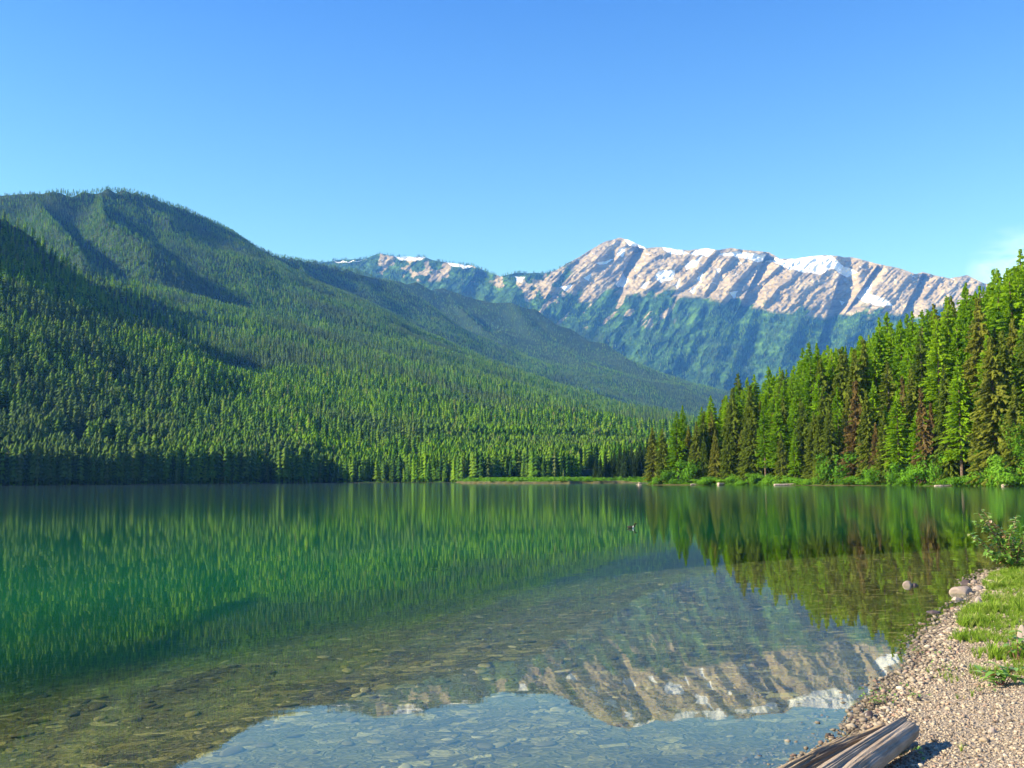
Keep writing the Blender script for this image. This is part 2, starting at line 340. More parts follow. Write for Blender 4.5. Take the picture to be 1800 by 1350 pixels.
# snow, grass and forest masks: real patches on the face
def blob(P): return inpoly(PX+3*fbm(PX, PY, 11, 3), PY+3*fbm(PY, PX, 9, 3), P)
snow = np.zeros(PX.shape)
for P in [[(1352, 448), (1376, 456), (1400, 453), (1440, 448), (1465, 452), (1480, 466), (1508, 478), (1488, 486), (1462, 472), (1440, 482), (1400, 476), (1360, 462), (1330, 458), (1295, 452), (1262, 448), (1285, 442), (1325, 446)],
          [(1164, 432), (1200, 440), (1212, 446), (1180, 446), (1166, 438)], [(1212, 444), (1240, 434), (1256, 440), (1245, 450), (1220, 448)],
          [(1088, 436), (1100, 434), (1096, 452), (1084, 450)], [(1096, 418), (1130, 432), (1136, 438), (1105, 430)], [(1204, 466), (1236, 450), (1224, 468), (1208, 474)],
          [(1082, 498), (1096, 480), (1106, 492), (1098, 504), (1084, 506)], [(1122, 506), (1142, 492), (1136, 508)], [(1158, 476), (1188, 474), (1180, 494), (1162, 498), (1152, 488)], [(1186, 500), (1196, 488), (1190, 508)], [(1213, 512), (1226, 500), (1220, 516)],
          [(1284, 514), (1298, 512), (1290, 526)], [(1225, 490), (1236, 480), (1230, 496)], [(1258, 470), (1266, 474), (1260, 484)], [(1505, 520), (1532, 500), (1528, 516), (1558, 528), (1570, 540), (1540, 536), (1518, 530)], [(1474, 528), (1484, 532), (1480, 537)], [(1026, 490), (1040, 480), (1034, 494)], [(1046, 462), (1078, 454), (1060, 466)],
          [(690, 450), (748, 452), (740, 457), (708, 458)], [(782, 460), (832, 468), (820, 472), (795, 468)], [(905, 484), (924, 486), (916, 498), (908, 494)], [(585, 460), (645, 458), (600, 462)], [(984, 505), (1008, 500), (996, 512)]]:
    snow = np.maximum(snow, blob(P))
sn2 = snow.copy()
for _ in range(6): sn2[1:-1, 1:-1] = (sn2[:-2, 1:-1]+sn2[2:, 1:-1]+sn2[1:-1, :-2]+sn2[1:-1, 2:]+sn2[1:-1, 1:-1])/5
rel = rel*(1-.8*sn2); strata = strata*(1-.7*sn2)
edge = sstep(0, 0.03, TT)
DY = DY + (rel*leftfac + strata)*rockw*(0.35+0.65*edge) + gul*(1-rockw)*sstep(0, .15, TT) + 60*fbm(PX, PY, 30, 4) + (14*ridged(PX+.9*PY, PY*.5, 9, 3) + 6*fbm(PX, PY, 4, 2))*edge
# the big shaded right hand flank under the snow bowl and its neighbours
for (x0, y0, x1, y1, ww, dd) in [(1470, 505, 1440, 600, 34, 260), (1345, 450, 1300, 540, 22, 170), (1115, 440, 1085, 500, 16, 170), (1540, 470, 1500, 530, 16, 130), (1620, 485, 1590, 545, 20, 150), (840, 475, 800, 530, 40, 120)]:
    dls, tls = segdist(PX, PY, (x0, y0), (x1, y1)); side = (PX-x0)*(y1-y0)-(PY-y0)*(x1-x0)
    DY = DY + dd*np.exp(-(dls/ww)**2)*np.where(side > 0, 1, 0.25)*sstep(0, .04, TT)
UX = (PX-900)/FP; VY = (675-PY)/FP
dxx = RR.x*UX+UU.x*VY+F0.x; dyy = RR.y*UX+UU.y*VY+F0.y; dzz = RR.z*UX+UU.z*VY+F0.z
MX, MY, MZ = dxx/dyy*DY, DY, CH+dzz/dyy*DY
fine = fbm(PX+PY*.7, PY, 7, 3)
snow = np.maximum(snow, ((strata > 13) & (fine > .42) & (PY < 505) & (rockw > .8) & (main > .5)).astype(float)*0.8)
veg = (1-rockw)
veg = np.clip(veg + 0.55*sstep(.12, .3, fbm(PX+.8*PY, PY, 26, 3))*sstep(-45, 0, PY-rockline) + sstep(.15, .6, 1-main)*sstep(-.38, .02, fbm(PX, PY, 16, 4))*0.95, 0, 1)*(1-snow)
outc = sstep(.16, .3, fbm(PX+PY*.9, (PY-PX*0.6)*.35, 13, 4))*(1-sstep(560, 600, PY))*sstep(880, 960, PX)*(1-sstep(1150, 1230, PX))
veg = veg*(1-0.85*outc)
BV = np.stack([MX[0]*1.35, MY[0]*1.35, np.zeros(NPX)-10], 1)[None]      # far side, so that the range has a back
MVv = np.concatenate([BV, np.stack([MX, MY, MZ], 2)]).reshape(-1, 3)
ap = lambda a: np.concatenate([a[:1]*0, a]).ravel()
m_mtn, n = mat('mountain_rock')
co = n.n('ShaderNodeNewGeometry').outputs['Position']
A = lambda s: n.n('ShaderNodeAttribute', attribute_name=s).outputs['Fac']
rk = n.ramp(n.noise(co, .006, 9, .68), [(.3, (.25, .195, .12)), (.5, (.40, .325, .205)), (.7, (.54, .45, .30))])
mp = n.n('ShaderNodeMapping', {'Vector': co, 'Rotation': (0, R(24), 0), 'Scale': (.004, .004, .06)}).outputs[0]
rk = n.mix(0.6, rk, n.ramp(n.noise(mp, 1.0, 5, .6), [(.35, (.45, .43, .42)), (.6, (1.0, 1.0, 1.0))]), 'MULTIPLY')
gr = n.ramp(n.noise(co, .010, 8, .65), [(.35, (.010, .034, .010)), (.5, (.022, .072, .014)), (.70, (.10, .22, .03))])
cc = n.mix(n.ramp(A('veg'), [(.3, 0), (.6, 1)]), rk, gr)
cc = n.mix(n.ramp(n.math('ADD', A('snow'), n.math('MULTIPLY', n.math('SUBTRACT', n.noise(co, .03, 5), .5), .5)), [(.42, 0), (.55, 1)]), cc, (.86, .88, .92))
out(n, prin(n, cc, .95, bump(n, n.noise(co, .03, 7, .7), 0.9, 14)))
mesh_obj('rocky_mountain', MVv, grid_faces(NT_+1, NPX), m_mtn, smooth=False, kind='structure', attrs={'snow': ('FLOAT', ap(snow)), 'veg': ('FLOAT', ap(veg))})

# ------------------------------------------------------------------ scatter (one object of uncountable stuff)
def scatter(name, temps, pts, rot, scl, mt, smooth=False):
    V, Fs, tid, base = [], [], [], 0
    for k, (v, f) in enumerate(temps):
        V += list(v); Fs += [tuple(i+base for i in ff) for ff in f]; tid += [k]*len(v); base += len(v)
    N = len(pts); V = np.concatenate([np.array(V), np.asarray(pts)])
    z3 = np.zeros((base, 3))
    o = mesh_obj(name, V, Fs, mt, smooth=smooth, attrs={'tid': ('INT', np.concatenate([tid, -np.ones(N)])), 'pick': ('INT', np.concatenate([np.zeros(base), rng.integers(0, len(temps), N)])),
                 'rot': ('FLOAT_VECTOR', np.concatenate([z3, rot])), 'scl': ('FLOAT_VECTOR', np.concatenate([z3, scl]))})
    ng = bpy.data.node_groups.new(name, 'GeometryNodeTree')
    ng.interface.new_socket('Geometry', in_out='INPUT', socket_type='NodeSocketGeometry'); ng.interface.new_socket('Geometry', in_out='OUTPUT', socket_type='NodeSocketGeometry')
    N_, Lk = ng.nodes.new, ng.links.new
    gi, go = N_('NodeGroupInput'), N_('NodeGroupOutput')
    def attr(nm, t):
        a = N_('GeometryNodeInputNamedAttribute'); a.data_type = t; a.inputs[0].default_value = nm; return a.outputs[0]
    t = attr('tid', 'INT')
    def sep(val):
        c = N_('FunctionNodeCompare'); c.data_type = 'INT'; c.operation = 'EQUAL'; Lk(t, c.inputs[2]); c.inputs[3].default_value = val
        s = N_('GeometryNodeSeparateGeometry'); s.domain = 'POINT'; Lk(gi.outputs[0], s.inputs[0]); Lk(c.outputs[0], s.inputs[1]); return s.outputs[0]
    jn = N_('GeometryNodeJoinGeometry')
    for k in range(len(temps)):
        gti = N_('GeometryNodeGeometryToInstance'); Lk(sep(k), gti.inputs[0]); Lk(gti.outputs[0], jn.inputs[0])
    iop = N_('GeometryNodeInstanceOnPoints'); Lk(sep(-1), iop.inputs['Points']); Lk(jn.outputs[0], iop.inputs['Instance'])
    iop.inputs['Pick Instance'].default_value = True; Lk(attr('pick', 'INT'), iop.inputs['Instance Index'])
    er = N_('FunctionNodeEulerToRotation'); Lk(attr('rot', 'FLOAT_VECTOR'), er.inputs[0]); Lk(er.outputs[0], iop.inputs['Rotation']); Lk(attr('scl', 'FLOAT_VECTOR'), iop.inputs['Scale'])
    Lk(iop.outputs[0], go.inputs[0])
    md = o.modifiers.new('scatter', 'NODES'); md.node_group = ng
    return o

# ------------------------------------------------------------------ foliage materials
def foliage(name, stops, transl=0.35, patch=None, vary=0.25):
    m, n = mat(name)
    oi = n.n('ShaderNodeObjectInfo'); co = n.n('ShaderNodeNewGeometry').outputs['Position']
    tc = n.n('ShaderNodeTexCoord').outputs['Object']
    f = n.math('ADD', n.math('MULTIPLY', oi.outputs['Random'], 1-vary), n.math('MULTIPLY', n.noise(co, 0.9 if patch is None else .05, 2), vary))
    c = n.ramp(f, stops)
    if patch: c = n.mix(n.ramp(n.noise(oi.outputs['Location'], 0.0045, 4, .6), [(.46, 0), (.62, .7)]), c, patch)
    d = n.n('ShaderNodeBsdfDiffuse', {'Color': c}).outputs[0]; t = n.n('ShaderNodeBsdfTranslucent', {'Color': c}).outputs[0]
    out(n, n.n('ShaderNodeMixShader', {0: transl, 1: d, 2: t}).outputs[0]); return m
m_hilltree = foliage('conifer_needles_far', [(0, (.012, .045, .012)), (.25, (.045, .14, .014)), (.5, (.115, .255, .014)), (.85, (.19, .33, .018)), (.98, (.18, .17, .08))], .3, (.085, .12, .06), .12)
m_larch = foliage('larch_needles', [(0, (.14, .28, .010)), (.5, (.21, .38, .012)), (1, (.30, .46, .015))], .45)
m_spruce = foliage('spruce_needles', [(0, (.09, .15, .018)), (.5, (.15, .20, .022)), (1, (.23, .23, .035))], .35)
m_dead = foliage('dead_needles', [(0, (.15, .115, .035)), (.5, (.18, .125, .04)), (1, (.16, .15, .045))], .35)
m_leaf = foliage('shrub_leaves', [(0, (.09, .22, .02)), (.5, (.15, .34, .025)), (1, (.22, .42, .04))], .4)
m_darkconif = foliage('dark_conifer_needles', [(0, (.03, .07, .02)), (1, (.06, .10, .03))], .25)  # darker green needles for the spruces between delta and point
m_grass = foliage('grass_blades', [(0, (.12, .22, .025)), (.45, (.23, .37, .035)), (.8, (.34, .44, .07)), (.92, (.46, .42, .18)), (1, (.55, .47, .28))], .4)
m_bark, n = mat('bark')
co = n.n('ShaderNodeTexCoord').outputs['Object']
out(n, prin(n, n.ramp(n.noise(co, 3, 5), [(.3, (.07, .045, .03)), (.7, (.24, .17, .12))]), .95))
m_grey, n = mat('weathered_trunk')
co = n.n('ShaderNodeTexCoord').outputs['Object']
out(n, prin(n, n.ramp(n.noise(co, 3, 5), [(.3, (.12, .09, .07)), (.7, (.32, .26, .21))]), .95))

# ------------------------------------------------------------------ tree templates
def cone_tree(seed, tiers=8, sp=7, ratio=.16):
    rs = random.Random(seed); V, Fc = [], []
    for i in range(tiers):
        a = i/tiers; zt = 1-a*.86; zt2 = min(1, zt+.06); rad = ratio*(.22+.78*(a+1/tiers)**.8)*rs.uniform(.8, 1.2); drop = .13*rs.uniform(.8, 1.2)
        b = len(V); V.append((rs.uniform(-.01, .01), rs.uniform(-.01, .01), zt2)); ph = rs.random()*6
        for k in range(sp*2):
            q = rad*(rs.uniform(.85, 1.25) if k % 2 else rs.uniform(.3, .55)); an = ph+k*math.pi/sp
            V.append((q*math.cos(an), q*math.sin(an), zt2-drop*(1.0 if k % 2 else .75)*rs.uniform(.7, 1.2)))
        for k in range(sp*2): Fc.append((b, b+1+k, b+1+(k+1) % (sp*2)))
    b = len(V)
    for z, r0 in ((0, .013), (.3, .01)):
        for k in range(4): V.append((r0*math.cos(k*1.57), r0*math.sin(k*1.57), z))
    for k in range(4): Fc.append((b+k, b+(k+1) % 4, b+4+(k+1) % 4, b+4+k))
    return V, Fc
FT = [cone_tree(s, 8, 6, rt) for s, rt in ((1, .13), (2, .16), (3, .145), (4, .18), (5, .12))]

def tube(pts, rads, seg=6, V=None, Fc=None):
    V = [] if V is None else V; Fc = [] if Fc is None else Fc; b = len(V)
    for i, (p, r) in enumerate(zip(pts, rads)):
        p = Vector(p); q = Vector(pts[min(i+1, len(pts)-1)])-Vector(pts[max(i-1, 0)])
        q = q.normalized() if q.length > 1e-9 else Vector((0, 0, 1)); a = q.orthogonal().normalized(); c = q.cross(a)
        for k in range(seg):
            an = 2*math.pi*k/seg; V.append(tuple(p+(a*math.cos(an)+c*math.sin(an))*r))
    for i in range(len(pts)-1):
        for k in range(seg):
            Fc.append((b+i*seg+k, b+i*seg+(k+1) % seg, b+(i+1)*seg+(k+1) % seg, b+(i+1)*seg+k))
    Fc.append(tuple(b+(len(pts)-1)*seg+k for k in range(seg)))
    return V, Fc

def conifer(seed, H, Rm, style):                 # real metres; returns crown and trunk meshes
    rs = random.Random(seed); V, Fc = [], []
    z0 = {'larch': .22, 'spruce': .05, 'dead': .08, 'tall': .38}[style]*H
    lean = rs.uniform(-.012, .012)
    z = H
    while z > z0:
        a = (H-z)/(H-z0)
        prof = (a**.72)*(1-.25*max(0, a-.75)/.25) if style != 'dead' else a**.8
        Lb = max(.25, Rm*prof*1.0)
        nb = 5 if a < .15 else (8 if style != 'dead' else 6)
        for k in range(nb):
            if rs.random() < .12: continue
            an = rs.uniform(0, 6.283); l = Lb*rs.uniform(.6, 1.22); up = {'larch': .12, 'tall': .0, 'spruce': -.22, 'dead': -.25}[style] - .35*a*rs.uniform(.4, 1)
            zb = z+rs.uniform(-.25, .25); dx, dy = math.cos(an), math.sin(an); ns = 4 if l < 1 else 7
            for s in range(ns):
                t0, t1 = s/ns, (s+1)/ns+.12; wv = (.27 if style != 'dead' else .20)*(1-.55*t0)*(.6+.25*l)*rs.uniform(.5, 1.3)
                def P(t, sd, dz=0): 
                    q = l*t; return (dx*q-dy*sd, dy*q+dx*sd, zb+up*q-.10*q*q*.4+dz)
                b = len(V); tw = rs.uniform(-.22, .22)
                V += [P(t0, 0, .04), P(t1-.02, wv, -.16+tw), P(t1+.05, 0, -.02), P(t1-.02, -wv, -.16-tw)]
                Fc += [(b, b+1, b+2), (b, b+2, b+3)]
                if s and rs.random() < .6:          # hanging spray
                    b = len(V); hz = rs.uniform(.25, .55)
                    V += [P(t0, -.1), P(t1, .12), P((t0+t1)/2, rs.uniform(-.2, .2), -hz)]; Fc.append((b, b+1, b+2))
        z -= (.24+.20*a)*(1.25 if style in ('dead',) else 1)*H/26*rs.uniform(.8, 1.2)
    b = len(V); V += [(.12, 0, H-.9), (-.06, .1, H-.9), (-.06, -.1, H-.9), (0, 0, H+.35)]; Fc += [(b, b+1, b+3), (b+1, b+2, b+3), (b+2, b, b+3)]
    tp = tube([(0, 0, -.6), (0, 0, H*.25), (0, 0, H*.6), (0, 0, H*.97)], [.012*H, .010*H, .006*H, .0015*H], 7)
    return (V, Fc), tp
def leafball(seed, rx, ry, rz, nl, ls, zc, lobes=9):
    rs = random.Random(seed); V, Fc = [], []
    lob = [(rs.uniform(-.6, .6)*rx, rs.uniform(-.6, .6)*ry, zc+rs.uniform(-.55, .6)*rz, rs.uniform(.3, .55)) for _ in range(lobes)]
    for i in range(nl):
        lx, ly, lz, lr = rs.choice(lob); v = Vector((rs.gauss(0, 1), rs.gauss(0, 1), rs.gauss(0, 1))).normalized()*(rs.random()**.4)
        c = Vector((lx+v.x*lr*rx, ly+v.y*lr*ry, max(.05, lz+v.z*lr*rz))); a = (v+Vector((rs.uniform(-.6, .6), rs.uniform(-.6, .6), rs.uniform(0, .9)))).normalized()
        t = a.orthogonal().normalized(); t = Matrix.Rotation(rs.random()*6.28, 3, a) @ t; s = a.cross(t); q = ls*rs.uniform(.6, 1.3); b = len(V)
        V += [tuple(c-t*q), tuple(c+s*q*.5), tuple(c+t*q), tuple(c-s*q*.5)]; Fc.append((b, b+1, b+2, b+3))
    return V, Fc

# ------------------------------------------------------------------ far forest on the hills
def far_points(n, a0, a1, r0, r1):
    az = np.radians(rng.uniform(a0, a1, n)); r = np.sqrt(rng.uniform(r0*r0, r1*r1, n)); x, y = r*np.sin(az), r*np.cos(az)
    z, d = ground(x, y); px = 900+x/y*FP*cp
    ok = (d < -3) & ~((r < 505) & (px > 770) & (px < 1140)) & ~((px > 1085) & (r < 500))
    return x[ok], y[ok], z[ok], r[ok], px[ok]
xs = [far_points(150000, -32, 15, 480, 3950), far_points(30000, -9, 18, 3900, 5100), far_points(24000, -32, 6, 480, 1300), far_points(16000, -5, 9, 480, 800), far_points(20000, -32, -3, 480, 700), far_points(80000, -32, 6, 1700, 3950)]
X, Y, Z, RDD, PXX = [np.concatenate([a[i] for a in xs]) for i in range(5)]
keep = (fbm(X, Y, 120, 3) > -.62) & ((RDD > 720) | (fbm(X, Y, 22, 3) > -.18))
X, Y, Z, RDD, PXX = X[keep], Y[keep], Z[keep], RDD[keep], PXX[keep]
Hh = np.where(RDD < 750, 6+19*rng.random(len(X)), 9+16*rng.random(len(X))**1.3)*np.interp(RDD, [500, 800, 1300, 2600], [.92, .85, .82, .50])*np.where((RDD < 760) & (PXX > 560), .78, 1)*(1+.15*fbm(X, Y, 150, 2))
sc = np.stack([Hh*rng.uniform(.85, 1.2, len(X)), Hh*rng.uniform(.85, 1.2, len(X)), Hh], 1)
rt = np.stack([rng.uniform(-.04, .04, len(X)), rng.uniform(-.04, .04, len(X)), rng.uniform(0, 6.28, len(X))], 1)
o = scatter('forest', FT, np.stack([X, Y, Z-.6], 1), rt, sc, m_hilltree)
tag(o, 'dense green conifer forest covering the hills across the lake', 'forest', kind='stuff')
# forest on the foot and shoulders of the rocky mountain
fi = rng.integers(2, NT_-1, 90000); fj = rng.integers(2, NPX-2, 90000)
dens = sstep(.35, .8, veg[fi, fj])*(0.25+0.75*sstep(-.25, .15, fbm(PX[fi, fj]+.3*PY[fi, fj], PY[fi, fj]*.3, 30, 3)))*(.35+.65*sstep(500, 600, PY[fi, fj]))
kp = (rng.random(90000) < dens*.75); fi, fj = fi[kp], fj[kp]
P3 = np.stack([MX[fi, fj]+rng.uniform(-3, 3, len(fi)), MY[fi, fj], MZ[fi, fj]-2], 1)
sk = [j for j in range(30, 520) if rng.random() < .5 and (fbm(pxs[j:j+1], pxs[j:j+1]*0, 20, 2)[0] > -.1)]
P3 = np.concatenate([P3, np.stack([MX[0, sk], MY[0, sk]-6, MZ[0, sk]-4], 1)])
hh3 = rng.uniform(14, 26, len(P3))
o = scatter('mountain_forest', FT, P3, np.stack([hh3*0, hh3*0, rng.uniform(0, 6, len(P3))], 1), np.stack([hh3*1.3, hh3*1.3, hh3], 1), m_hilltree)
tag(o, 'distant forest on the foot of the bare rock mountain', 'forest', kind='stuff')

# ------------------------------------------------------------------ right hand wood: every tree an individual
ORD = ['', 'first', 'second', 'third', 'fourth', 'fifth', 'sixth', 'seventh', 'eighth', 'ninth', 'tenth', 'eleventh', 'twelfth', 'thirteenth', 'fourteenth', 'fifteenth', 'sixteenth', 'seventeenth', 'eighteenth', 'nineteenth']
TENS = ['', '', 'twent', 'thirt', 'fort', 'fift', 'sixt', 'sevent', 'eight', 'ninet']
def ordn(i):
    if i < 20: return ORD[i]
    return TENS[i//10]+'ieth' if i % 10 == 0 else TENS[i//10]+'y-'+ORD[i % 10]
def mkmesh(name, vf, mt):
    me = bpy.data.meshes.new(name); me.from_pydata(vf[0], [], vf[1]); me.materials.append(mt); me.update(); return me
def tmpl(style, seeds, H, Rm, mt, bark):
    r = []
    for s in seeds:
        c, t = conifer(s, H, Rm, style); r.append((mkmesh('crown', c, mt), mkmesh('trunk', t, bark), H))
    return r
TP = {'larch': tmpl('larch', (11, 12, 13, 14, 15), 26, 3.4, m_larch, m_bark), 'spruce': tmpl('spruce', (21, 22, 23, 24, 25), 18, 2.6, m_spruce, m_bark),
      'dead': tmpl('dead', (31, 32, 33), 15, 1.7, m_dead, m_grey), 'tall': tmpl('tall', (41, 42), 27, 2.9, m_spruce, m_grey), 'dark': tmpl('spruce', (51, 52, 53), 17, 2.4, m_darkconif, m_bark)}
def place_tree(style, x, y, h, wid=1.0):
    crown, trunk, H = random.choice(TP[style]); nm = {'larch': 'larch_tree', 'spruce': 'spruce_tree', 'dead': 'dead_spruce_tree', 'tall': 'pine_tree', 'dark': 'spruce_tree'}[style]
    e = empty(nm, (x, y, gz(x, y)-.2), random.uniform(0, 6.28)); k = h/H; e.scale = (k*wid, k*wid, k)
    e.rotation_euler = (random.uniform(-.02, .02), random.uniform(-.02, .02), e.rotation_euler[2])
    for pn, me in (('trunk', trunk), ('crown', crown)):
        c = bpy.data.objects.new(pn, me); COL.objects.link(c); c.parent = e
    return e
EDGE = [pr(1128, 256), pr(1145, 254), pr(1200, 247), pr(1300, 234), pr(1380, 222), pr(1470, 209), pr(1560, 196), pr(1650, 184), pr(1740, 171), pr(1800, 165), pr(1900, 154)]
SKL = [(1120, 790), (1135, 745), (1155, 722), (1205, 692), (1230, 705), (1258, 682), (1280, 662), (1320, 652), (1380, 630), (1440, 600), (1500, 588), (1530, 570), (1580, 545), (1620, 552), (1640, 532), (1700, 508), (1740, 482), (1790, 450), (1850, 430), (2000, 400)]
rows = [(3.5, 'front'), (7, 'front'), (11, 'mid'), (15.5, 'mid'), (20, 'back'), (25, 'back'), (30.5, 'back'), (36.5, 'back')]
TREES = []
el = [math.dist(EDGE[i], EDGE[i+1]) for i in range(len(EDGE)-1)]; cum = np.concatenate([[0], np.cumsum(el)])
ex, ey = [p[0] for p in EDGE], [p[1] for p in EDGE]
nx, ny = 0.86, 0.51                              # away from the water
for ri, (d0, kd) in enumerate(rows):
    s = random.uniform(0, 3) + (0 if d0 < 12 else 1.0)
    while s < cum[-1]:
        x = float(np.interp(s, cum, ex))+nx*(d0+random.uniform(-1.6, 1.6)); y = float(np.interp(s, cum, ey))+ny*(d0+random.uniform(-1.6, 1.6))
        px = 900+x/y*FP*cp; topy = float(np.interp(px, [a for a, _ in SKL], [b for _, b in SKL])); g0 = gz(x, y); zt = at(px, topy, y).z
        hmax = zt-g0; left = px < 1235
        if px < 1880 and px > 1136:
            r = random.random()
            if kd == 'front': h = hmax*random.uniform(.38, .72) if not left else hmax*random.uniform(.7, .98); st = 'dead' if r < .06 else 'spruce' if r < .66 else 'larch'
            elif kd == 'mid': h = hmax*random.uniform(.62, .93); st = 'spruce' if r < .28 else 'tall' if r < .40 else 'larch'
            else: h = hmax*random.uniform(.80, 1.03); st = 'larch' if r < .86 else 'tall' if r < .93 else 'spruce'
            if left: st = 'spruce' if r < .66 else 'dead' if r < .70 else 'larch'
            if h > 3: TREES.append((st, x, y, min(h, 36), kd, px))
        s += {'front': random.uniform(2.8, 5.0), 'mid': random.uniform(3.0, 5.2), 'back': random.uniform(3.2, 5.4)}[kd]
NM = {'larch': 'bright green larch', 'spruce': 'olive green spruce', 'dead': 'rust brown dead spruce', 'tall': 'bare-trunked tall pine'}
PL = {'front': 'waterside edge of the right wood', 'mid': 'middle rows of the right wood', 'back': 'back rows of the right wood'}
cnt = {}
for st, x, y, h, kd, px in sorted(TREES, key=lambda t: t[5]):
    k = cnt[(st, kd)] = cnt.get((st, kd), 0)+1
    tag(place_tree(st, x, y, h, random.uniform(1.0, 1.4)), f'{NM[st]}, {ordn(k)} such from left, {PL[kd]}', 'tree', 'conifers of the wood on the right shore')
print('individual conifers', len(TREES))
# deeper rows of the same wood that only fill the gaps
x = []; 
for i in range(420):
    s = random.uniform(-1, cum[-1]); d0 = random.uniform(41, 95)
    xx = float(np.interp(s, cum, ex))+nx*d0; yy = float(np.interp(s, cum, ey))+ny*d0; px = 900+xx/yy*FP*cp
    topy = float(np.interp(px, [a for a, _ in SKL], [b for _, b in SKL])) + 14; g0 = gz(xx, yy); h = at(px, topy, yy).z-g0
    if h > 6 and px > 1150: x.append((xx, yy, g0-.4, min(h, 30)*random.uniform(.8, 1.0)))
x = np.array(x); (c1, t1) = conifer(71, 26, 3.0, 'larch'); (c2, t2) = conifer(72, 26, 3.0, 'larch')
norm = lambda c, t: ([tuple(np.array(v)/26) for v in c[0]+t[0]], c[1]+[tuple(i+len(c[0]) for i in f) for f in t[1]])
o = scatter('forest_interior', [norm(c1, t1), norm(c2, t2)], x[:, :3], np.stack([x[:, 0]*0, x[:, 0]*0, rng.uniform(0, 6, len(x))], 1), np.stack([x[:, 3]]*3, 1), m_larch)
tag(o, 'green conifers deep inside the wood behind its last visible rows', 'forest', kind='stuff')
# dark conifers behind the grassy delta, left of the point
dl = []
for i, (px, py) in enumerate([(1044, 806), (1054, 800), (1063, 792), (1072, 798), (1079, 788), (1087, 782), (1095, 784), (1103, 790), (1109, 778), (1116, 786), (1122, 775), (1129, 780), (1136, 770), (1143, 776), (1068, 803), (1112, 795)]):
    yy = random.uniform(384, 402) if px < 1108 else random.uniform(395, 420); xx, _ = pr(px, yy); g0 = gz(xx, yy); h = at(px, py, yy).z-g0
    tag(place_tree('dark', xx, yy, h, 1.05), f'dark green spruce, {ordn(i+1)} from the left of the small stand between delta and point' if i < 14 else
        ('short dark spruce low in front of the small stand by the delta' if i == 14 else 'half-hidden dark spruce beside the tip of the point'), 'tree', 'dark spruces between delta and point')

# ------------------------------------------------------------------ shrubs along the right shore
SB = []
for s, (rx, rz) in enumerate([(1.0, 1.0), (1.2, .8), (.9, 1.2), (1.1, .7)]):
    fo = mkmesh('foliage', leafball(60+s, rx, rx, rz*.55, 2600, .055, rz*.5, 14), m_leaf)
    V, Fc = [], []
    for k in range(5):
        a = k*1.3; tube([(0, 0, -.1), (.15*math.cos(a), .15*math.sin(a), .3*rz), (.5*math.cos(a)*rx, .5*math.sin(a)*rx, .7*rz)], [.03, .02, .008], 5, V, Fc)
    SB.append((fo, mkmesh('stems', (V, Fc), m_bark)))
SHR = [(1140, 12, 1), (1152, 20, 0), (1166, 26, 2), (1182, 16, 1), (1202, 42, 2), (1218, 18, 3), (1238, 26, 1), (1262, 18, 3), (1282, 24, 0), (1296, 18, 1), (1315, 22, 2), (1340, 24, 0), (1362, 30, 1), (1388, 22, 3), (1410, 18, 1), (1432, 20, 0), (1462, 56, 2), (1490, 26, 3), (1508, 34, 1),
       (1532, 44, 0), (1556, 40, 2), (1582, 24, 3), (1606, 48, 0), (1632, 58, 2), (1662, 28, 3), (1684, 34, 1), (1706, 30, 3), (1728, 44, 0), (1752, 56, 2), (1776, 46, 1), (1796, 60, 0), (1828, 44, 2)]
for i, (px, hp, si) in enumerate(SHR):
    s = float(np.interp(px, [900+a/b*FP*cp for a, b in EDGE], cum)); off = 2.2 if hp < 30 else 3.2
    xx = float(np.interp(s, cum, ex))+nx*off*.6; yy = float(np.interp(s, cum, ey))+ny*off+.5
    h = hp*yy/FP; e = empty('shrub', (xx, yy, gz(xx, yy)-.05), random.uniform(0, 6), h*.82); e.scale = (h*.80*random.uniform(.9, 1.2), h*.80, h*.85)
    for pn, me in zip(('foliage', 'stems'), SB[si]):
        c = bpy.data.objects.new(pn, me); COL.objects.link(c); c.parent = e
    sz = 'low spreading' if hp < 25 else 'mid-sized' if hp < 40 else 'big rounded'
    tag(e, f'{sz} light green shrub, {ordn(i+1)} from the point along the right shore', 'shrub', 'shrubs along the right shore')
for i, (px, py, wd_, lb) in enumerate([(1768, 722, 34, 'bright leafy young tree before the wood at the right edge'), (1700, 775, 22, 'leafy sapling among the conifers near the right edge')]):
    s = float(np.interp(px, [900+a/b*FP*cp for a, b in EDGE], cum)); xx = float(np.interp(s, cum, ex))+nx*3.2; yy = float(np.interp(s, cum, ey))+ny*3.2
    g0 = gz(xx, yy); h = at(px, py, yy).z-g0; e = empty('broadleaf_tree', (xx, yy, g0))
    mesh_obj('crown', *leafball(90+i, wd_/10.5, wd_/10.5, h*.45, 6000, .15, h*.55, 22), m_leaf, e)
    mesh_obj('trunk', *tube([(0, 0, -.3), (.1, 0, h*.4), (0, .1, h*.85)], [.16, .12, .03], 7), m_bark, e)
    tag(e, lb, 'tree')
